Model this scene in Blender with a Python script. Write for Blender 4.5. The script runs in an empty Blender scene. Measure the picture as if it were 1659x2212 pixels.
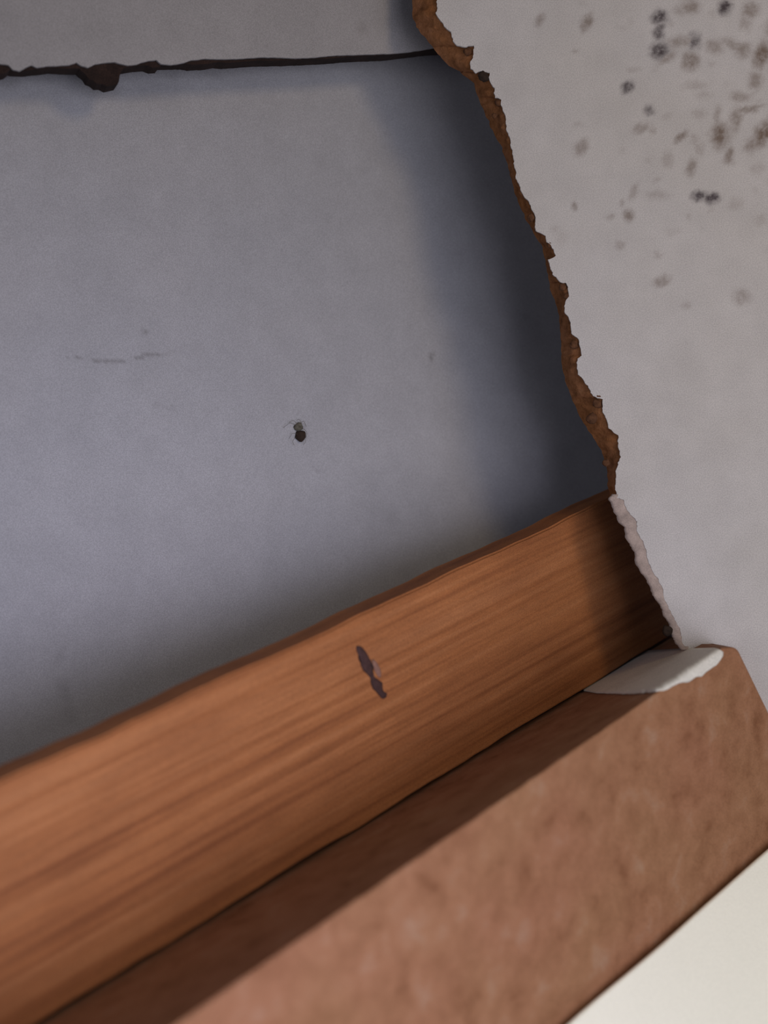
import bpy, bmesh, math, random
import numpy as np
from mathutils import Vector, Matrix, noise
from mathutils.geometry import delaunay_2d_cdt
random.seed(7)
S = bpy.context.scene
COL = S.collection

# ------------------------------------------------------------------ camera, world, lights, exposure
FPX = 2670.0; CX, CY = 829.5, 1106.0
cam = bpy.data.cameras.new('camera'); cam_o = bpy.data.objects.new('camera', cam); COL.objects.link(cam_o)
cam.sensor_fit = 'VERTICAL'; cam.sensor_height = 24.0; cam.sensor_width = 18.0
cam.lens = 24.0 * FPX / 2212.0
cam.clip_start = 0.01; cam.clip_end = 50
cam_o.location = (0, 0, 0); cam_o.rotation_euler = (math.pi / 2, 0, 0)
cam.dof.use_dof = True; cam.dof.focus_distance = 0.575; cam.dof.aperture_fstop = 3.2
S.camera = cam_o
S.view_settings.view_transform = 'Standard'; S.view_settings.look = 'None'
S.view_settings.gamma = 1.0; S.view_settings.use_curve_mapping = False
S.view_settings.exposure = 0.0

w = bpy.data.worlds.new('room_air'); S.world = w; w.use_nodes = True
bg = w.node_tree.nodes['Background']; bg.inputs[0].default_value = (0.62, 0.70, 1.0, 1); bg.inputs[1].default_value = 0.10

def area(name, loc, target, size, power, color):
    l = bpy.data.lights.new(name, 'AREA'); l.shape = 'SQUARE'; l.size = size; l.energy = power; l.color = color
    o = bpy.data.objects.new(name, l); COL.objects.link(o); o.location = loc
    o.rotation_euler = (Vector(target) - Vector(loc)).to_track_quat('-Z', 'Y').to_euler()
    return o
area('window_light', (0.41, -0.06, -0.13), (0.03, 0.55, -0.08), 0.58, 3.45, (0.88, 0.885, 1.0))
area('side_fill', (-0.50, -0.30, 0.05), (-0.1, 0.5, -0.08), 0.4, 1.4, (0.86, 0.89, 1.0))  # unseen fill, added to lift the left side, cut edge and ledge top
area('lamp_light', (0.45, -0.10, 0.40), (0.2, 0.56, 0.12), 0.15, 1.15, (1.0, 0.76, 0.42))
_sp = bpy.data.lights.new('wall_fill_spot', 'SPOT'); _sp.energy = 7.2; _sp.color = (0.70, 0.72, 1.0); _sp.shadow_soft_size = 0.12  # unseen spot, added to brighten the lower left of the cavity wall
_sp.spot_size = math.radians(52); _sp.spot_blend = 1.0
_so = bpy.data.objects.new('wall_fill_spot', _sp); COL.objects.link(_so); _so.location = (0.13, -0.05, -0.10)
_so.rotation_euler = (Vector((-0.15, 0.53, -0.11)) - Vector(_so.location)).to_track_quat('-Z', 'Y').to_euler()

# ------------------------------------------------------------------ helpers
def ray(px, py): return Vector(((px - CX) / FPX, 1.0, -(py - CY) / FPX))
def at(px, py, y): return ray(px, py) * y
def hit(px, py, p, n):
    r = ray(px, py); return r * (p.dot(n) / r.dot(n))

def link(name, me, m=None, parent=None):
    o = bpy.data.objects.new(name, me); COL.objects.link(o)
    if m: me.materials.append(m)
    if parent: o.parent = parent
    return o
def mesh(name, vs, fs, smooth=False):
    me = bpy.data.meshes.new(name); me.from_pydata([tuple(v) for v in vs], [], [tuple(f) for f in fs]); me.update()
    if smooth:
        for p in me.polygons: p.use_smooth = True
    return me
def tag(o, label, cat=None, group=None):
    o['label'] = label
    if cat: o['category'] = cat
    if group: o['group'] = group
    return o
def empty(name, loc):
    o = bpy.data.objects.new(name, None); COL.objects.link(o); o.location = loc; o.empty_display_size = 0.02
    return o
def child(o, root):
    o.parent = root; o.matrix_parent_inverse = Matrix.Translation(-Vector(root.location)); return o
def fix_normals(me):
    bm = bmesh.new(); bm.from_mesh(me); bmesh.ops.remove_doubles(bm, verts=bm.verts, dist=1e-6)
    bmesh.ops.recalc_face_normals(bm, faces=bm.faces); bm.to_mesh(me); bm.free()

def jag(pts, step, amp, seed):
    """resample a px polyline and roughen it"""
    out = []; k = 0
    for a, b in zip(pts[:-1], pts[1:]):
        L = math.hypot(b[0] - a[0], b[1] - a[1]); n = max(1, int(L / step))
        for i in range(n):
            t = i / n; x = a[0] + (b[0] - a[0]) * t; y = a[1] + (b[1] - a[1]) * t
            r = noise.noise(Vector((x * .09, y * .09, seed))) + .6 * noise.noise(Vector((x * .3, y * .3, seed + 4)))
            out.append((x + amp * r, y + amp * .5 * noise.noise(Vector((x * .15, y * .15, seed + 9)))))
            k += 1
    out.append(pts[-1]); return out

def nodes(m):
    m.use_nodes = True; nt = m.node_tree; b = nt.nodes['Principled BSDF']; return nt, b
def N(nt, t, **kw):
    n = nt.nodes.new(t)
    for k, v in kw.items():
        if k in n.inputs: n.inputs[k].default_value = v
        else: setattr(n, k, v)
    return n
def lin(c):
    return tuple((x / 12.92 if x <= .04045 else ((x + .055) / 1.055) ** 2.4) for x in [v / 255 for v in c]) + (1,)
def ramp(nt, fac, stops):
    r = nt.nodes.new('ShaderNodeValToRGB'); e = r.color_ramp.elements
    while len(e) < len(stops): e.new(.5)
    for el, (p, c) in zip(e, stops): el.position = p; el.color = c
    nt.links.new(fac, r.inputs[0]); return r.outputs[0]
def noise_tex(nt, vec, scale, detail=3, rough=.5, dist=0):
    n = nt.nodes.new('ShaderNodeTexNoise'); n.inputs['Scale'].default_value = scale
    n.inputs['Detail'].default_value = detail; n.inputs['Roughness'].default_value = rough; n.inputs['Distortion'].default_value = dist
    nt.links.new(vec, n.inputs['Vector']); return n.outputs['Fac']
def mapping(nt, scale, rot=(0, 0, 0)):
    tc = nt.nodes.new('ShaderNodeTexCoord'); mp = nt.nodes.new('ShaderNodeMapping')
    mp.inputs['Scale'].default_value = scale; mp.inputs['Rotation'].default_value = rot
    nt.links.new(tc.outputs['Object'], mp.inputs[0]); return mp.outputs[0]
def mix(nt, kind, fac, a, b):
    n = nt.nodes.new('ShaderNodeMix'); n.data_type = 'RGBA'; n.blend_type = kind
    for inp, v in ((n.inputs['Factor'], fac), (n.inputs['A'], a), (n.inputs['B'], b)):
        if hasattr(v, 'links') or isinstance(v, bpy.types.NodeSocket): nt.links.new(v, inp)
        else: inp.default_value = v
    n.clamp_result = True
    return n.outputs['Result']
def grey(v): return (v, v, v, 1)
def bump(nt, b, h, strength, dist):
    n = nt.nodes.new('ShaderNodeBump'); n.inputs['Strength'].default_value = strength; n.inputs['Distance'].default_value = dist
    nt.links.new(h, n.inputs['Height']); nt.links.new(n.outputs[0], b.inputs['Normal'])

def mat_plain(name, c, rough=.7, var=.12, vscale=60, grain=.12):
    """matt surface with soft mottling and a fine tooth"""
    m = bpy.data.materials.new(name); nt, b = nodes(m); v = mapping(nt, (1, 1, 1))
    big = ramp(nt, noise_tex(nt, v, vscale, 4), [(.3, grey(1 - var)), (.7, grey(1))])
    fine = ramp(nt, noise_tex(nt, v, 1900, 2, .7), [(.38, grey(1 - grain * 1.7)), (.62, grey(1))])
    o = mix(nt, 'MULTIPLY', 1.0, c if len(c) == 4 else c + (1,), big); o = mix(nt, 'MULTIPLY', 1.0, o, fine)
    nt.links.new(o, b.inputs['Base Color']); b.inputs['Roughness'].default_value = rough
    b.inputs['Specular IOR Level'].default_value = .25
    bump(nt, b, noise_tex(nt, v, 700, 3), .25, .0004)
    return m
def mat_stained(name, c, warm, stain_c, stain_d, grain=.14):
    """painted surface; the 'stain' attribute carries dirt spots and some painted shade, broken up by noise"""
    m = bpy.data.materials.new(name); nt, b = nodes(m); v = mapping(nt, (1, 1, 1))
    base = mix(nt, 'MIX', ramp(nt, noise_tex(nt, v, 9, 3), [(.35, grey(0)), (.65, grey(1))]), c, warm)
    mott = ramp(nt, noise_tex(nt, v, 70, 5, .6), [(.3, grey(.90)), (.7, grey(1))])
    fine = ramp(nt, noise_tex(nt, v, 1900, 2, .7), [(.38, grey(1 - grain * 1.7)), (.62, grey(1))])
    o = mix(nt, 'MULTIPLY', 1.0, base, mott); o = mix(nt, 'MULTIPLY', 1.0, o, fine)
    a = nt.nodes.new('ShaderNodeAttribute'); a.attribute_name = 'stain_shade'
    br = ramp(nt, noise_tex(nt, v, 300, 5, .7), [(.32, grey(.5)), (.55, grey(1))])
    sx = nt.nodes.new('ShaderNodeSeparateColor'); nt.links.new(a.outputs['Color'], sx.inputs[0])
    f = mix(nt, 'MULTIPLY', 1.0, sx.outputs[0], br)
    tint = mix(nt, 'MIX', sx.outputs[1], stain_c, stain_d)
    o = mix(nt, 'MIX', f, o, tint)
    nt.links.new(o, b.inputs['Base Color']); b.inputs['Roughness'].default_value = .6
    b.inputs['Specular IOR Level'].default_value = .25
    bump(nt, b, noise_tex(nt, v, 260, 4), .10, .0004)
    return m

M_panel = mat_stained('mouldy_white_paint', (.50, .462, .425, 1), (.53, .495, .47, 1), (.135, .095, .07, 1), (.055, .042, .045, 1))
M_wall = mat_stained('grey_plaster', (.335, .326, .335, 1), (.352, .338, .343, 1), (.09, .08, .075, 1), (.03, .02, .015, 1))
M_upper = mat_stained('dull_white_paint', (.30, .28, .275, 1), (.32, .30, .295, 1), (.13, .11, .10, 1), (.05, .03, .02, 1))
M_fringe = mat_plain('torn_paper', (.44, .345, .295, 1), .9, .35, 220)
M_cream = mat_plain('cream_gloss_paint', (.93, .91, .76, 1), .45, .03, 20, .05)
M_patch = mat_plain('paint_overrun', (.70, .66, .57, 1), .6, .10, 120, .15)
M_dark = mat_plain('dark_residue', (.065, .030, .026, 1), .8, .4, 500)
M_crumb = mat_plain('crumb', (.13, .055, .024, 1), .95, .5, 500)
M_dust = mat_plain('dust', (.13, .115, .085, 1), .95, .5, 700)
M_dustd = mat_plain('insect_brown', (.035, .02, .012, 1), .9, .4, 700)

def mat_fibre():
    m = bpy.data.materials.new('broken_fibreboard'); nt, b = nodes(m); v = mapping(nt, (1, 1, 1))
    c = ramp(nt, noise_tex(nt, v, 180, 5, .7), [(.25, (.10, .04, .016, 1)), (.42, (.22, .090, .036, 1)), (.6, (.30, .13, .058, 1)), (.8, (.36, .18, .09, 1))])
    y = ramp(nt, noise_tex(nt, v, 45, 2), [(.4, (1, 1, 1, 1)), (.65, (.95, .88, .68, 1))])
    o = mix(nt, 'MULTIPLY', 1.0, c, y)
    nt.links.new(o, b.inputs['Base Color']); b.inputs['Roughness'].default_value = .95
    b.inputs['Specular IOR Level'].default_value = .1
    bump(nt, b, noise_tex(nt, v, 500, 5, .7), .8, .0012); return m
M_fibre = mat_fibre()
M_core_shade = mat_plain('shaded_fibreboard', (.035, .018, .013, 1), .95, .5, 120, .3)  # brown core, colour darkened to paint in the shade at the upper edge

def mat_pine():
    m = bpy.data.materials.new('pine'); nt, b = nodes(m)
    # object x = along the grain, z = across the face
    v1 = mapping(nt, (3, 60, 230), (0, math.radians(-4.5), 0)); v2 = mapping(nt, (14, 50, 50), (0, math.radians(-4), 0)); v3 = mapping(nt, (60, 200, 800), (0, math.radians(-4.5), 0))
    g = ramp(nt, noise_tex(nt, v1, 1.0, 4, .55, .25), [(.3, (.24, .080, .026, 1)), (.48, (.365, .134, .044, 1)), (.66, (.43, .172, .064, 1))])
    bl = ramp(nt, noise_tex(nt, v2, 1.0, 4, .6), [(.3, (.78, .74, .72, 1)), (.6, (1, 1, 1, 1))])
    fi = ramp(nt, noise_tex(nt, v3, 1.0, 3, .7), [(.3, grey(.82)), (.7, grey(1))])
    o = mix(nt, 'MULTIPLY', 1.0, g, bl); o = mix(nt, 'MULTIPLY', 1.0, o, fi)
    v = mapping(nt, (1, 1, 1))
    o = mix(nt, 'MULTIPLY', 1.0, o, ramp(nt, noise_tex(nt, v, 1900, 2, .7), [(.38, grey(.74)), (.62, grey(1))]))
    nt.links.new(o, b.inputs['Base Color']); b.inputs['Roughness'].default_value = .7
    b.inputs['Specular IOR Level'].default_value = .2
    bump(nt, b, noise_tex(nt, v1, 1.0, 4), .3, .0008); return m
M_pine = mat_pine()

def mat_chip():
    m = bpy.data.materials.new('mottled_board'); nt, b = nodes(m); v = mapping(nt, (1, 1, 1)); vs = mapping(nt, (1, 1, 1.0))
    c = ramp(nt, noise_tex(nt, vs, 85, 5, .62, .2), [(.25, (.17, .068, .03, 1)), (.40, (.25, .115, .060, 1)), (.58, (.30, .145, .08, 1)), (.75, (.33, .19, .125, 1))])
    y = ramp(nt, noise_tex(nt, v, 18, 2), [(.35, (1, .93, .86, 1)), (.65, (1, 1, .88, 1))])
    o = mix(nt, 'MULTIPLY', 1.0, c, y)
    o = mix(nt, 'MULTIPLY', 1.0, o, ramp(nt, noise_tex(nt, v, 1900, 2, .7), [(.38, grey(.76)), (.62, grey(1))]))
    nt.links.new(o, b.inputs['Base Color']); b.inputs['Roughness'].default_value = .8
    b.inputs['Specular IOR Level'].default_value = .2
    bump(nt, b, noise_tex(nt, v, 300, 4), .25, .0006); return m
M_chip = mat_chip()

def stain_shade_colors(px, py, spots):
    """spots: (x, y, rx, ry, angle, strength, dark) -> per point strength and darkness"""
    s = np.zeros_like(px); d = np.zeros_like(px)
    if len(spots) > 40:   # ragged colony outlines
        wx = np.array([6 * noise.noise(Vector((x * .05, y * .05, 1))) + 4 * noise.noise(Vector((x * .13, y * .13, 5))) for x, y in zip(px, py)])
        wy = np.array([6 * noise.noise(Vector((x * .05, y * .05, 11))) + 4 * noise.noise(Vector((x * .13, y * .13, 15))) for x, y in zip(px, py)])
        px = px + wx; py = py + wy
    for (x, y, rx, ry, a, k, dk) in spots:
        c, sn = math.cos(math.radians(a)), math.sin(math.radians(a))
        u = (px - x) * c - (py - y) * sn; v = (px - x) * sn + (py - y) * c
        r = np.sqrt((u / rx) ** 2 + (v / ry) ** 2)
        f = k * np.clip(1.45 - r * 1.0, 0, 1) ** 1.3
        d = np.where(f > s, dk, d); s = np.maximum(s, f)
    return s, d
def set_stain_shade(me, px, py, spots):
    s, d = stain_shade_colors(px, py, spots)
    at_ = me.color_attributes.new('stain_shade', 'FLOAT_COLOR', 'POINT')
    buf = np.stack([s, d, np.zeros_like(s), np.ones_like(s)], 1).astype(np.float32).ravel()
    at_.data.foreach_set('color', buf)

# ------------------------------------------------------------------ setting: the plastered wall at the back of the cavity
def wall_y(x, z): return 0.62 + 0.45 * x
def wall_hit(px, py, off=0.0):
    r = ray(px, py); return r * ((0.62 - off) / (1 - 0.45 * r.x))
def build_wall():
    xs = np.concatenate([np.arange(-1500, 0, 60), np.arange(0, 1400, 7), np.arange(1400, 2600, 60)])
    zs = np.concatenate([np.arange(-1100, 80, 60), np.arange(80, 1750, 7), np.arange(1750, 3200, 60)])
    X, Z = np.meshgrid(xs, zs); rx = (X - CX) / FPX; rz = -(Z - CY) / FPX
    # a regular patch on the plane y = .62 + .45 x
    Y = 0.62 / (1 - 0.45 * rx); P = np.stack([rx * Y, Y, rz * Y], -1)
    ny, nx = X.shape
    for j in range(ny):
        for i in range(nx):
            p = P[j, i]; q = Vector((p[0], p[2], 0))
            P[j, i, 1] += .0006 * noise.noise(q * 20) + .00010 * noise.noise(q * 140)
    vs = P.reshape(-1, 3); idx = np.arange(nx * ny).reshape(ny, nx)
    fs = np.stack([idx[:-1, :-1], idx[1:, :-1], idx[1:, 1:], idx[:-1, 1:]], -1).reshape(-1, 4)
    me = mesh('wall_back', vs.tolist(), fs.tolist(), True)
    spots = [(313, 718, 10, 7, 20, .5, 0), (934, 770, 7, 9, 0, .6, 1), (1135, 686, 6, 6, 0, .5, 1), (372, 882, 11, 7, 0, .22, 0),
             (345, 877, 20, 6, -15, .14, 0), (690, 1015, 13, 4, 0, .18, 0), (838, 290, 6, 5, 0, .3, 0),
             (130, 1415, 22, 10, 60, .16, 0), (140, 1490, 16, 30, 20, .18, 0), (150, 1540, 14, 22, 0, .15, 0),
             (850, 1120, 16, 18, 0, .12, 0)]
    spots += [(15, 175, 30, 22, 0, .30, 0), (90, 168, 45, 10, 0, .18, 0), (225, 195, 42, 18, 0, .38, 0), (360, 160, 40, 8, 0, .16, 0), (470, 158, 60, 12, 0, .2, 0), (60, 215, 60, 20, 0, .10, 0), (800, 150, 70, 14, 0, .12, 0)]  # brown smudges, plus weak spots painting the shade under the upper board
    # hairline scratch
    line = [(150, 771), (182, 775), (215, 782), (250, 781), (280, 776), (315, 769), (345, 767), (385, 757), (400, 738)]
    for (a, b) in zip(line[:-1], line[1:]):
        n = max(2, int(math.dist(a, b) / 5))
        for i in range(n):
            t = i / n; spots.append((a[0] + (b[0] - a[0]) * t, a[1] + (b[1] - a[1]) * t, 6, 3.2, 0, .5 if a[0] < 340 else .2, 0))
    set_stain_shade(me, X.ravel().astype(float), Z.ravel().astype(float), spots)
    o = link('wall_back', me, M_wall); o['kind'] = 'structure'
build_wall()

# ------------------------------------------------------------------ pine batten
D = Vector((3900 - CX, FPX, -(-127 - CY))).normalized()
down = Vector((0, 0, -1)); W = (down - down.dot(D) * D).normalized(); T = Vector((-D.y, D.x, 0)).normalized()
P0 = at(0, 1690, 0.40)
def proj(p): return (CX + FPX * p.x / p.y, CY - FPX * p.z / p.y)
def side(s):
    p = P0 + W * s; x, y = proj(p); return y - (2262 - .614 * x)
lo, hi = .02, .2
for _ in range(50):
    mid = (lo + hi) / 2
    if side(mid) < 0: lo = mid
    else: hi = mid
BW = lo; BT = 0.015
def oriented_box(name, origin, lx, lz, ly, m, bevel=.0012, parent=None, rough=0.0):
    """local x along D, local z along -W (up), local y along T (away)"""
    bm = bmesh.new(); nx = 120; nz = 8
    bmesh.ops.create_cube(bm, size=1.0)
    bmesh.ops.scale(bm, vec=(lx, ly, lz), verts=bm.verts)
    bmesh.ops.bevel(bm, geom=bm.edges[:], offset=bevel, segments=3, affect='EDGES')
    long = [e for e in bm.edges if abs((e.verts[0].co - e.verts[1].co).x) > lx * .8]
    bmesh.ops.subdivide_edges(bm, edges=long, cuts=nx, use_grid_fill=True)
    for v in bm.verts:
        v.co.z += rough * noise.noise(Vector((v.co.x * 22, 0, v.co.z * 5))) + rough * .5 * noise.noise(Vector((v.co.x * 90, 3, v.co.z * 9)))
    me = bpy.data.meshes.new(name); bm.to_mesh(me); bm.free()
    o = link(name, me, m, parent)
    up = -W
    R = Matrix((D, T, up)).transposed().to_4x4()
    o.matrix_world = Matrix.Translation(origin) @ R
    return o
t0, t1 = -0.22, 0.355
batten = oriented_box('wooden_batten', P0 + D * (t0 + t1) / 2 + W * BW / 2 + T * BT / 2, t1 - t0, BW, BT, M_pine, bevel=.0009, rough=.0009)
tag(batten, 'orange-brown pine batten running diagonally across the base of the cavity, dark scar on its face', 'wooden batten')
bpy.context.view_layer.update()
def on_batten(px, py, lift=0.0): return hit(px, py, P0 - T * lift, T)
def blob_strip(name, pts, m, surf, lift, parent):
    """pts: (x, y, half width px) along a line -> raised lens-shaped crust"""
    vs = []; fs = []; n = 10
    for i, (x, y, h) in enumerate(pts):
        a = pts[max(0, i - 1)]; b = pts[min(len(pts) - 1, i + 1)]
        dx, dy = b[0] - a[0], b[1] - a[1]; L = math.hypot(dx, dy); nx_, ny_ = -dy / L, dx / L
        for k in range(n):
            an = 2 * math.pi * k / n; u = math.cos(an); vv = math.sin(an)
            j = 1 + .6 * noise.noise(Vector((x * .2, y * .2, k * 1.7)))
            vs.append(surf(x + nx_ * h * u * j, y + ny_ * h * u * j, lift * vv * (h / 12) + .0001))
    for i in range(len(pts) - 1):
        for k in range(n):
            fs.append((i * n + k, i * n + (k + 1) % n, (i + 1) * n + (k + 1) % n, (i + 1) * n + k))
    fs.append(tuple(range(n))); fs.append(tuple((len(pts) - 1) * n + k for k in range(n)))
    me = mesh(name, vs, fs, True); fix_normals(me)
    o = link(name, me, m)
    if parent:
        o.parent = parent; o.matrix_parent_inverse = parent.matrix_world.inverted()
    return o
scar = blob_strip('scar', [(771, 1396, 2), (775, 1400, 7), (781, 1410, 8), (786, 1420, 11), (790, 1432, 12), (795, 1445, 10), (799, 1454, 7), (804, 1463, 5), (809, 1472, 9), (815, 1482, 11), (820, 1490, 9), (824, 1497, 7), (829, 1503, 9), (832, 1508, 3)], M_dark, on_batten, .0007, batten)
scar['label'] = 'dark purplish-brown scar across the grain'
M_split = mat_plain('raised_splinter', (.27, .14, .10, 1), .9, .3, 300)
spl = blob_strip('splinter', [(805, 1425, 2), (810, 1434, 5), (815, 1445, 7), (819, 1456, 5), (821, 1463, 2)], M_split, on_batten, .0006, batten)
spl['label'] = 'greyish raised splinter beside the scar'

# ------------------------------------------------------------------ board with a mottled brown face and a dark top, in front of the batten
FR = at(1560, 1398, 0.52)
nF = Vector((.628, -.722, 0)).normalized()
nF = T * -1
FL = hit(380, 2212, FR, nF)
E = (FR - FL).normalized()                      # front top edge
Bp = P0 + W * (BW + .0012)                      # batten underside line, 2 mm clear
# top plane holds FL, FR and a point of the batten's underside
q = Bp + D * ((FR.x - Bp.x) / D.x)
sweep_end = (q - FR) * 1.14
nTop = E.cross(q - FR).normalized()
if nTop.z < 0: nTop = -nTop
back = nTop.cross(E).normalized()
if back.y < 0: back = -back
endA = hit(1597, 1408, FR, nF); endB = hit(1668, 1555, FR, nF); endC = hit(1740, 1760, FR, nF)
DEP = 0.082
def ledge():
    # outline on the front face plane (front), swept back
    left_top = FL - E * 0.10
    ed = (endC - endB).normalized()
    endD = endB + ed * .17
    bot = endD
    botL = left_top + Vector((0, 0, -.12))
    # top edge subdivided, slightly uneven
    top = []
    n = 90
    for i in range(n + 1):
        p = left_top.lerp(FR, i / n)
        r = .0006 * noise.noise(Vector((i * .35, 1, 2))) + .0004 * noise.noise(Vector((i * 1.1, 5, 2)))
        top.append(p - Vector((0, 0, 1)) * abs(r))
    c1 = hit(1583, 1398, FR, nF); c2 = hit(1592, 1401, FR, nF)
    front = top + [c1, c2, endA, endB, endC, bot, botL]
    bb = []
    sweep = sweep_end
    for p in front:
        b_ = Bp + D * ((p.x - Bp.x) / D.x); v_ = (b_ - p)
        bb.append(p + v_ * 1.14 if p.z > left_top.z - .02 and p.dot(nTop) > FR.dot(nTop) - .006 else p + sweep * .5)
    nf = len(front); vs = front + bb; fs = [tuple(range(nf)), tuple(reversed(range(nf, 2 * nf)))]
    for i in range(nf):
        j = (i + 1) % nf; fs.append((i, i + nf, j + nf, j))
    me = mesh('chipboard_ledge', vs, fs); fix_normals(me)
    o = link('chipboard_ledge', me, M_chip)
    bv = o.modifiers.new('bevel', 'BEVEL'); bv.width = .0012; bv.segments = 3; bv.limit_method = 'ANGLE'; bv.angle_limit = math.radians(40)
    return o
ledge_o = ledge()
tag(ledge_o, 'mottled reddish-brown board below the batten with a white paint smear on its far corner', 'board')
def on_top(px, py, lift=0.0): return hit(px, py, FR + nTop * lift, nTop)
def on_face(px, py, lift=0.0): return hit(px, py, FR + nF * lift, nF)

def patch():
    fl, fr = proj(FL), proj(FR)
    from mathutils.bvhtree import BVHTree
    bpy.context.view_layer.update(); bvh = BVHTree.FromObject(ledge_o, bpy.context.evaluated_depsgraph_get())
    def edge_y(x): return fl[1] + (fr[1] - fl[1]) * (x - fl[0]) / (fr[0] - fl[0])
    up = [(1262, 1491), (1300, 1468), (1345, 1437), (1372, 1420), (1400, 1408), (1470, 1404), (1545, 1403), (1560, 1408)]
    lo_ = [(1262, 1494), (1290, 1499), (1360, 1501), (1410, 1497), (1428, 1492), (1440, 1489), (1452, 1481), (1470, 1474), (1485, 1473), (1500, 1462), (1512, 1461), (1528, 1447), (1545, 1436), (1554, 1424), (1560, 1414)]
    def ev(pl, x):
        for a, b in zip(pl[:-1], pl[1:]):
            if a[0] <= x <= b[0]: return a[1] + (b[1] - a[1]) * (x - a[0]) / (b[0] - a[0])
        return pl[-1][1]
    vs = []; cols = []
    xs = list(np.arange(1262, 1560.1, 3.0)); rows = 13
    for x in xs:
        yu, yl = ev(up, x), ev(lo_, x)
        if x > 1300: yl += 1.6 * noise.noise(Vector((x * .12, 0, 0)))
        for k in range(rows):
            y = yu + (yl - yu) * k / (rows - 1); e = edge_y(x); L = .0005
            h = bvh.ray_cast(Vector((0, 0, 0)), ray(x, y).normalized())
            p = h[0] + h[1] * (-L if h[1].y > 0 and h[1].z < .2 else L) if h[0] is not None else (on_top(x, y, L) if y < e else on_face(x, y, L))
            vs.append(p)
    fs = []
    for i in range(len(xs) - 1):
        for k in range(rows - 1):
            a = i * rows + k; fs.append((a, a + 1, a + 1 + rows, a + rows))
    me = mesh('paint_smear', vs, fs, True); fix_normals(me)
    o = link('paint_smear', me, M_patch, ledge_o)
    s = o.modifiers.new('thick', 'SOLIDIFY'); s.thickness = .0006; s.offset = 0
    o['label'] = 'off-white paint smear over the corner of the board'
patch()

# ------------------------------------------------------------------ mouldy wall panel with broken edge
YP = 0.560; TH = 0.012
F_up = [(925, -420), (960, -300), (930, -170), (952, -80), (945, 0), (942, 28), (948, 42), (960, 55), (973, 69), (979, 88), (984, 98), (1003, 101), (1023, 98), (1026, 113), (1018, 133), (1018, 147), (1029, 158), (1039, 154), (1059, 157), (1056, 171), (1067, 191), (1070, 210), (1084, 215), (1083, 226), (1092, 254), (1095, 279), (1101, 300), (1109, 344), (1112, 369), (1121, 401), (1134, 427), (1145, 440), (1156, 470), (1157, 498), (1178, 509), (1183, 523), (1197, 539), (1200, 552), (1186, 561), (1194, 593), (1209, 609), (1224, 612), (1228, 640), (1219, 669), (1232, 697), (1235, 720), (1251, 735), (1257, 764), (1247, 783), (1249, 808), (1270, 834), (1282, 856), (1301, 862), (1303, 894), (1317, 925), (1334, 941), (1339, 995), (1331, 1017), (1328, 1058), (1330, 1074)]
F_lo = [(1347, 1079), (1354, 1100), (1376, 1127), (1376, 1146), (1390, 1170), (1398, 1205), (1410, 1235), (1431, 1265), (1438, 1299), (1450, 1325), (1469, 1356), (1474, 1385), (1480, 1402)]
Fr_out = [(1322, 1068), (1315, 1079), (1325, 1102), (1333, 1124), (1349, 1141), (1353, 1167), (1368, 1187), (1372, 1213), (1376, 1227), (1390, 1241), (1404, 1266), (1409, 1285), (1423, 1304), (1435, 1332), (1445, 1346), (1448, 1370), (1460, 1390), (1474, 1404)]
B_up = [(860, -420), (885, -300), (870, -170), (888, -80), (890, 0), (890, 31), (899, 58), (918, 82), (932, 97), (945, 116), (967, 141), (993, 154), (1004, 166), (1023, 177), (1028, 197), (1040, 227), (1053, 257), (1068, 290), (1083, 318), (1098, 362), (1107, 401), (1121, 441), (1140, 480), (1153, 503), (1172, 536), (1181, 577), (1187, 621), (1206, 669), (1211, 716), (1213, 780), (1222, 827), (1241, 875), (1254, 903), (1285, 951), (1301, 979), (1311, 1011), (1312, 1045), (1320, 1074)]
B_lo = [(1345, 1110), (1372, 1180), (1400, 1240), (1430, 1300), (1462, 1360), (1484, 1396)]

def top_line_px(py_depth, x):
    """picture row where the ledge's top meets the plane y = depth, at column x"""
    # point (X, depth, Z) on top plane
    X = (x - CX) / FPX * py_depth
    Z = (FR.dot(nTop) - X * nTop.x - py_depth * nTop.y) / nTop.z
    return CY - Z / py_depth * FPX
def end_px(depth, y):
    """column where the ledge's end meets the plane y = depth"""
    z = -(y - CY) / FPX * depth
    seg = [FR, endA, endB, endC, endB + (endC - endB).normalized() * .17]
    best = None
    for a, b in zip(seg[:-1], seg[1:]):
        ta, tb = (depth - a.y) / sweep_end.y, (depth - b.y) / sweep_end.y
        A, B_ = a + sweep_end * ta, b + sweep_end * tb
        if min(A.z, B_.z) - 1e-6 <= z <= max(A.z, B_.z) + 1e-6:
            t = (z - A.z) / (B_.z - A.z) if abs(B_.z - A.z) > 1e-9 else 0
            best = A.x + (B_.x - A.x) * t
    return None if best is None else CX + best / depth * FPX
def notch(depth):
    c = endA + sweep_end * ((depth - endA.y) / sweep_end.y)
    xe, ye = proj(c)
    pts = [(1500, 1400), (1540, 1396), (xe + 7, 1394)]
    y = max(ye + 6, 1415)
    while y < 2300:
        e = end_px(depth, y)
        if e is not None: pts.append((e + 7, y))
        y += 40
    return pts
def outline(F, depth):
    nt_ = notch(depth)
    o = F + nt_ + [(nt_[-1][0], 2700), (2900, 2700), (2900, -420)]
    return o
bmX = {}
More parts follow.
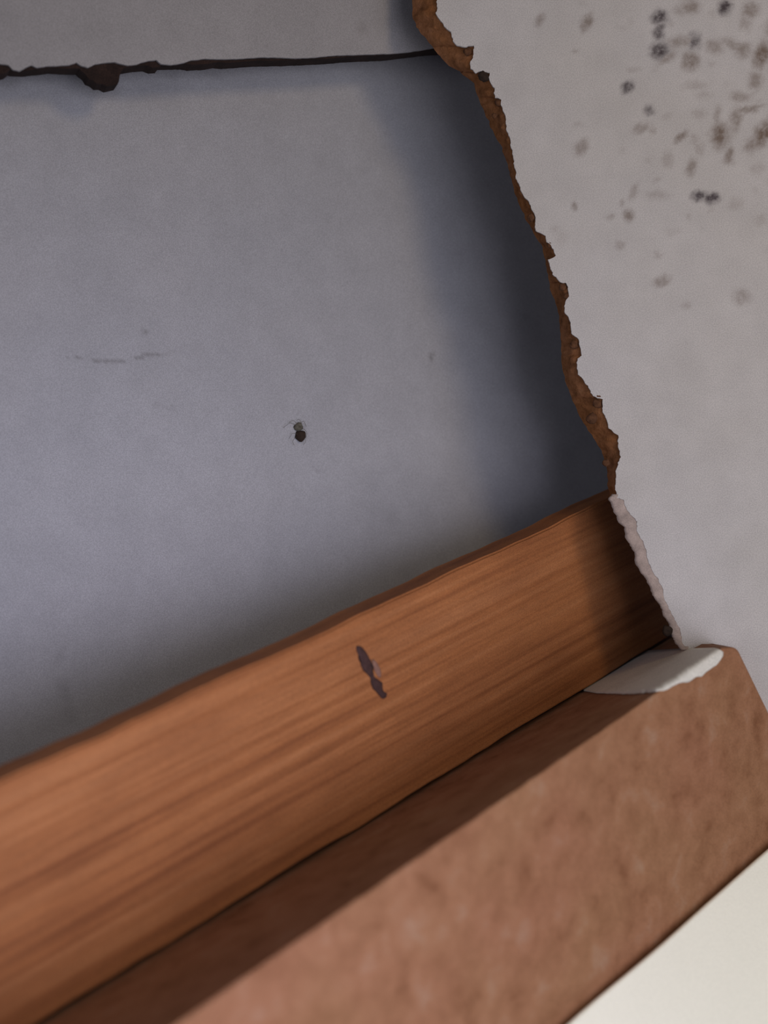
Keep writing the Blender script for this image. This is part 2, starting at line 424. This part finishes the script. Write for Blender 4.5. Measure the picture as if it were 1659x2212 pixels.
def cdt_plate(name, pl, depth0, depth1, m, dense, spots=None, parent=None):
    """plate between two depths from a picture-space outline, the outline keeping its real size on the front plane"""
    co = [Vector(p) for p in pl]; n = len(co)
    ed = [(i, (i + 1) % n) for i in range(n)]
    pts = list(co)
    if dense:
        x0, y0, x1, y1, st = dense
        for y in np.arange(y0, y1, st):
            for x in np.arange(x0, x1, st): pts.append(Vector((float(x), float(y))))
    if dense:
        for y in np.arange(-400, 2690, 70):
            for x in np.arange(900, 2890, 70): 
                if not (x0 - 5 < x < x1 + 5 and y0 - 5 < y < y1 + 5): pts.append(Vector((float(x), float(y))))
    v2, e2, f2, *_ = delaunay_2d_cdt(pts, [], [list(range(n))], 1, 1e-4)
    front = [at(v.x, v.y, depth0) for v in v2]
    nb = len(front)
    # back face copies the front straight back
    bk = [p + Vector((0, depth1 - depth0, 0)) for p in front]
    cnt = {}
    for f in f2:
        for a, b in zip(f, f[1:] + f[:1]) if isinstance(f, list) else zip(f, f[1:] + f[:1]):
            cnt[(a, b)] = 1
    fs = [tuple(f) for f in f2] + [tuple(i + nb for i in reversed(f)) for f in f2]
    for (a, b) in cnt:
        if (b, a) not in cnt: fs.append((b, a, a + nb, b + nb))
    me = mesh(name, front + bk, fs)
    if spots is not None:
        px = np.array([v.x for v in v2] * 2); py = np.array([v.y for v in v2] * 2)
        set_stain_shade(me, px, py, spots)
    o = link(name, me, m)
    return o

mould = [(1166, 42, 9, 13, -20, .5, 0), (1268, 48, 9, 18, -25, .65, 0), (1243, 112, 6, 4, 0, .35, 0), (1257, 8, 9, 5, 0, .1, 0),
 (1424, 36, 15, 12, 0, .9, 1), (1423, 68, 11, 15, -10, .8, 1), (1425, 110, 17, 15, 0, 1, 1), (1440, 125, 18, 7, 30, .55, 0), (1470, 90, 30, 10, 10, .5, 0),
 (1492, 15, 16, 13, 0, .6, 0), (1475, 22, 16, 10, 0, .4, 0), (1565, 16, 12, 12, 0, .9, 1), (1622, 22, 15, 14, 0, .6, 0), (1610, 50, 12, 16, 0, .35, 0),
 (1500, 88, 12, 14, 0, .75, 1), (1490, 130, 15, 18, 0, .7, 0), (1543, 102, 16, 13, -15, .5, 0), (1590, 98, 30, 10, -15, .5, 0), (1605, 110, 14, 12, 0, .6, 0),
 (1647, 118, 15, 24, -20, .85, 0), (1632, 172, 14, 16, 0, .55, 0), (1598, 210, 18, 10, -10, .45, 0), (1675, 60, 16, 20, 0, .6, 0), (1690, 150, 20, 20, 0, .7, 0),
 (1356, 188, 12, 10, 30, .8, 1), (1371, 150, 14, 6, 0, .2, 0), (1402, 240, 9, 10, 0, .65, 1), (1386, 276, 15, 9, 25, .45, 0), (1409, 280, 6, 11, 0, .35, 0),
 (1470, 296, 14, 7, 40, .7, 0), (1500, 300, 9, 10, 0, .3, 0), (1510, 320, 8, 12, 0, .28, 0), (1441, 345, 11, 15, 0, .3, 0), (1494, 362, 9, 16, -15, .55, 0),
 (1556, 292, 17, 22, 0, .85, 0), (1550, 250, 7, 14, 0, .4, 0), (1590, 258, 11, 22, -10, .6, 0), (1615, 236, 28, 6, 10, .6, 0), (1648, 290, 14, 26, -25, .95, 0), (1620, 315, 12, 14, 0, .6, 0), (1575, 335, 8, 14, -20, .7, 0),
 (1680, 270, 18, 26, 0, .8, 0), (1640, 365, 12, 12, 0, .2, 0), (1255, 318, 11, 17, -30, .5, 0), (1250, 270, 10, 6, 0, .15, 0),
 (1502, 184, 24, 8, 5, .25, 0), (1520, 205, 16, 8, 0, .2, 0), (1370, 415, 7, 15, -20, .4, 0), (1420, 422, 22, 9, 0, .25, 0), (1512, 423, 13, 10, 0, .9, 1), (1538, 427, 13, 11, 0, .9, 1), (1590, 440, 14, 12, 0, .2, 0),
 (1239, 445, 7, 8, 0, .6, 0), (1358, 466, 9, 12, 0, .65, 0), (1345, 438, 6, 7, 0, .35, 0), (1319, 468, 8, 5, 0, .35, 0), (1645, 475, 14, 9, 0, .2, 0),
 (1196, 497, 8, 6, 0, .2, 0), (1340, 530, 9, 8, 0, .35, 0), (1420, 551, 8, 8, 0, .28, 0), (1430, 608, 15, 10, 15, .5, 0), (1602, 643, 16, 14, 0, .4, 0), (1483, 660, 9, 7, 0, .3, 0), (1212, 515, 12, 16, 0, .12, 0),
 (1455, 500, 14, 8, 0, .12, 0), (1540, 30, 10, 8, 0, .15, 0), (1345, 60, 12, 6, 0, .12, 0), (1510, 245, 14, 9, 0, .2, 0)]
rs = random.Random(11)
for _ in range(60):
    x = rs.gauss(1600, 130); y = rs.gauss(180, 190)
    if x < 1130 or y > 640: continue
    mould.append((x, y, rs.uniform(4, 9), rs.uniform(4, 9), rs.uniform(-40, 40), rs.uniform(.06, .24), 0))

mould = [(x, y, rx * 1.3, ry * 1.3, a, min(1, k * 1.12), dk) for x, y, rx, ry, a, k, dk in mould]
panel = empty('broken_board', at(1560, 1400, YP))
panel.rotation_euler = (0, 0, 0)
tag(panel, 'off-white painted board speckled with dark mould, its broken left edge showing brown fibreboard', 'board')
Fskin = jag(F_up + F_lo, 4, 3.6, 1.3)
skin = cdt_plate('painted_face', outline(Fskin, YP), YP, YP + .0011, M_panel, (1000, -40, 1720, 720, 5), mould)
child(skin, panel); skin['label'] = 'off-white painted face with dark mould spots'

def core():
    Fc = jag(F_up + [(1336, 1080)] + [(x + 4, y) for x, y in F_lo[1:]], 4, 3.6, 1.3)
    # match the back line to the front line by row
    Bc = jag(B_up + B_lo, 5, 3.0, 6.1)
    by = np.array([p[1] for p in Bc]); bx = np.array([p[0] for p in Bc]); o_ = np.argsort(by); by = by[o_]; bx = bx[o_]
    rows = 7; d0 = YP + .0012; d1 = YP + TH
    last = -1e9; cols = []
    for (x, y) in Fc:
        # keep walking even where the front line doubles back
        yb = max(y, last); last = yb
        xb = float(np.interp(yb, by, bx))
        col = []
        A = at(x, y, d0); B_ = at(xb, y + (yb - y) * .5, d1)
        for k in range(rows):
            t = k / (rows - 1); p = A.lerp(B_, t)
            if 0 < k < rows - 1:
                # bowed, crumbling surface
                r = noise.noise(p * 260) * .0017 + noise.noise(p * 800) * .0009
                p = p + Vector((-.7, -.5, .2)) * r + Vector((0, -.0012 * math.sin(math.pi * t), 0))
            col.append(p)
        cols.append(col)
    vs = [p for c in cols for p in c]; n = len(cols); fs = []
    for i in range(n - 1):
        for k in range(rows - 1):
            a = i * rows + k; fs.append((a, a + 1, a + rows + 1, a + rows))
    # bulk of the board behind the paint
    def cap(k, depth):
        pl = [cols[i][k] for i in range(n)]
        nt_ = notch(depth); tail = nt_ + [(nt_[-1][0], 2700), (2900, 2700), (2900, -420)]
        base = len(vs)
        v2 = [Vector((p.x, p.z)) for p in pl] + [Vector((at(x, y, depth).x, at(x, y, depth).z)) for x, y in tail]
        r = delaunay_2d_cdt(v2, [], [list(range(len(v2)))], 1, 1e-5)
        for v in r[0]: vs.append(Vector((v.x, depth, v.y)))
        for f in r[2]: fs.append(tuple(base + i for i in f))
    cap(0, d0); cap(rows - 1, d1)
    me = mesh('fibreboard_core', vs, fs, True)
    o = link('fibreboard_core', me, M_fibre); child(o, panel); o['label'] = 'crumbling brown fibreboard core'
core()

def fringe():
    out = jag(Fr_out, 3, 4.0, 3.1); inn = F_lo + [(1490, 1396)]
    iy = [p[1] for p in inn]; ix = [p[0] for p in inn]
    vs = []; fs = []; rows = 6
    for i, (x, y) in enumerate(out):
        xi = float(np.interp(y, iy, ix)) + 5
        if y < 1079: xi = 1340
        for k in range(rows):
            t = k / (rows - 1)
            p = at(x + (xi - x) * t, y, YP + .0009 - .0012 * math.sin(math.pi * min(1, t * 1.1)) * (.6 + .5 * noise.noise(Vector((i * .5, k, 0)))))
            vs.append(p)
    for i in range(len(out) - 1):
        for k in range(rows - 1):
            a = i * rows + k; fs.append((a, a + 1, a + rows + 1, a + rows))
    me = mesh('torn_fringe', vs, fs, True); o = link('torn_fringe', me, M_fringe); child(o, panel)
    s = o.modifiers.new('thick', 'SOLIDIFY'); s.thickness = .0008; s.offset = 0
    o['label'] = 'pinkish torn paper along the lower edge'
fringe()

def crumb(name, p, r, m, parent, sc=(1, 1, 1), seed=0):
    bm = bmesh.new(); bmesh.ops.create_icosphere(bm, subdivisions=3, radius=r)
    for v in bm.verts:
        v.co *= 1 + .30 * noise.noise(v.co / r * 1.1 + Vector((seed, .3, .2))) + .22 * noise.noise(v.co / r * 2.7 + Vector((seed, 5, .4)))
        v.co.x *= sc[0]; v.co.y *= sc[1]; v.co.z *= sc[2]; v.co += p
    me = bpy.data.meshes.new(name); bm.to_mesh(me); bm.free()
    for f in me.polygons: f.use_smooth = True
    o = link(name, me, m)
    if parent: child(o, parent)
    return o
px2m = YP / FPX
for i, (x, y, r) in enumerate([(1045, 164, 12), (1292, 855, 8), (1290, 872, 9), (1442, 1362, 12), (1310, 1000, 8), (1190, 528, 8), (1215, 620, 8), (1010, 112, 9), (1077, 222, 8), (1068, 250, 6), (1278, 905, 12), (1240, 745, 9), (1147, 470, 8), (1225, 640, 7)]):
    crumb('crumb', at(x, y, YP + .001), r * px2m, M_dustd if i in (0, 3) else M_crumb, panel, (1, .6, 1), i * 3.1)

# ------------------------------------------------------------------ upper board overlapping the cavity wall
up_edge = [(-500, 150), (-300, 130), (-120, 150), (0, 138), (18, 140), (28, 150), (42, 154), (55, 146), (68, 141), (80, 146), (100, 143), (125, 142), (150, 140), (165, 135), (176, 142), (190, 146), (205, 139), (225, 136), (248, 134), (262, 138), (275, 141), (290, 140), (318, 132), (338, 130), (348, 138), (370, 140), (392, 137), (410, 131), (440, 127), (480, 128), (520, 127), (560, 124), (600, 124), (640, 126), (680, 124), (720, 120), (780, 118), (840, 116), (880, 113), (935, 104), (1020, 100)]
def off_plane(px, py, off): return wall_hit(px, py, off)
OFF = .032
def slab(name, edge, off, th, m, top=-900, spots=None):
    """board parallel to the cavity wall whose lower edge follows 'edge'"""
    e = jag(edge, 5, 1.6, 8.8); vs = []; fs = []
    ys = [1.0, .9, .75, .5, .3, .15, 0]
    rows = 40
    px = []; py = []
    for (x, y) in e:
        for k in range(rows):
            t = (k / (rows - 1)); yy = y + (top - y) * t ** 1.8; xx = x
            vs.append(off_plane(xx, yy, off)); px.append(xx); py.append(yy)
    n = len(e); nb = len(vs); bd = Vector((-.45, 1, 0)).normalized() * th
    vs += [v + bd for v in vs[:nb]]; px += px; py += py
    for i in range(n - 1):
        for k in range(rows - 1):
            a = i * rows + k; fs.append((a, a + rows, a + rows + 1, a + 1)); fs.append((a + nb, a + 1 + nb, a + rows + 1 + nb, a + rows + nb))
        a = i * rows; fs.append((a, a + nb, a + rows + nb, a + rows))
        a = i * rows + rows - 1; fs.append((a, a + rows, a + rows + nb, a + nb))
    for i in (0, n - 1):
        for k in range(rows - 1):
            a = i * rows + k; fs.append((a, a + 1, a + 1 + nb, a + nb))
    me = mesh(name, vs, fs)
    if spots is not None: set_stain_shade(me, np.array(px, float), np.array(py, float), spots)
    fix_normals(me)
    return link(name, me, m)
upper = empty('broken_board', off_plane(400, 135, OFF))
tag(upper, 'dull grey-white board across the top left with a ragged lower edge above the cavity', 'board')
us = slab('painted_face', up_edge, OFF, .0012, M_upper, spots=[(782, 62, 14, 16, 0, .22, 0), (560, 20, 30, 20, 0, .06, 0), (210, 60, 30, 15, 0, .05, 0)])
child(us, upper)
core_edge = [(-500, 160), (0, 160), (12, 158), (22, 150), (35, 152), (60, 152), (110, 146), (150, 148), (172, 148), (182, 158), (192, 170), (200, 174), (210, 182), (222, 181), (232, 187), (246, 184), (254, 182), (258, 170), (260, 156), (268, 147), (300, 142), (318, 141), (330, 146), (343, 145), (350, 138), (400, 137), (415, 140), (450, 138), (470, 134), (490, 136), (560, 131), (620, 130), (700, 127), (760, 122), (840, 119), (935, 108), (1020, 104)]
uc = slab('fibreboard_core', core_edge, OFF - .0014, .0085, M_core_shade)
child(uc, upper); uc['label'] = 'dark brown broken core hanging under the painted face'

# ------------------------------------------------------------------ cream board in the near corner
cp = [at(1659, 1834, .535), at(1227, 2212, .449)]
CE = (cp[0] - cp[1]).normalized()
nC = Vector((-.20, -1.0, .42)); nC = (nC - nC.dot(CE) * CE).normalized()
into = nC.cross(CE).normalized()
if into.z > 0: into = -into
def cream():
    bm = bmesh.new(); a = cp[1] - CE * .25; b = cp[0] + CE * .025; vs = []
    n = 40; rows = []
    prof = []
    r = .0016; th = .004; wd = .13
    # rounded profile: u = into the face, v = towards the back (-nC)
    for k in range(7):
        an = math.pi / 2 * k / 6; prof.append((r - r * math.sin(an), r - r * math.cos(an)))
    prof = [(wd, 0)] + prof[::1] + [(0, th - r)]
    for k in range(1, 7):
        an = math.pi / 2 * k / 6; prof.append((r - r * math.cos(an), th - r + r * math.sin(an)))
    prof += [(wd, th)]
    for i in range(n + 1):
        c = a.lerp(b, i / n)
        sag = .0012 * noise.noise(Vector((i * .18, 0, 0)))
        rows.append([bm.verts.new(c + into * (u + sag) - nC * v) for u, v in prof])
    m_ = len(prof)
    for i in range(n):
        for k in range(m_):
            bm.faces.new((rows[i][k], rows[i][(k + 1) % m_], rows[i + 1][(k + 1) % m_], rows[i + 1][k]))
    bm.faces.new(rows[0]); bm.faces.new(list(reversed(rows[-1])))
    bmesh.ops.recalc_face_normals(bm, faces=bm.faces)
    me = bpy.data.meshes.new('cream_board'); bm.to_mesh(me); bm.free()
    o = link('cream_board', me, M_cream)
    tag(o, 'smooth cream painted board cutting across the lower right corner, nearest the viewer', 'board')
cream()

# ------------------------------------------------------------------ dust clump and thread on the cavity wall
wm = .62 / FPX
c0 = wall_hit(645, 932, .001)
insect = empty('dead_insect', c0)
tag(insect, 'tiny shrivelled brown insect clinging to the middle of the grey cavity wall', 'insect')
crumb('body', wall_hit(648, 941, .001), 12 * wm, M_dustd, insect, (1.0, .5, 1.0), 2.2)
crumb('head', wall_hit(645, 922, .001), 9 * wm, M_dust, insect, (1.1, .5, .9), 7.2)
def hair(name, pts, rad, m, parent):
    cu = bpy.data.curves.new(name, 'CURVE'); cu.dimensions = '3D'; cu.bevel_depth = rad; cu.bevel_resolution = 2
    sp = cu.splines.new('NURBS'); sp.points.add(len(pts) - 1); sp.use_endpoint_u = True; sp.order_u = 3
    for q_, p in zip(sp.points, pts): q_.co = (*p, 1)
    tmp = bpy.data.objects.new(name, cu); COL.objects.link(tmp)
    dg = bpy.context.evaluated_depsgraph_get(); me = bpy.data.meshes.new_from_object(tmp.evaluated_get(dg))
    bpy.data.objects.remove(tmp); o = link(name, me, m)
    if parent: child(o, parent)
    return o
for (pts) in [[(640, 920), (630, 912), (622, 916), (612, 924)], [(642, 916), (636, 908), (630, 909), (624, 913)], [(648, 915), (655, 908), (659, 914), (662, 922)],
              [(652, 925), (660, 928), (664, 938), (660, 948)], [(642, 938), (632, 934), (628, 942), (624, 948)], [(640, 945), (633, 950), (632, 956), (636, 962)],
              [(654, 945), (661, 950), (660, 956), (655, 961)], [(650, 916), (650, 909), (646, 905), (641, 908)]]:
    hair('leg', [wall_hit(x, y, .0012 + .0012 * (k in (1, 2))) for k, (x, y) in enumerate(pts)], .00008, M_dust, insect)
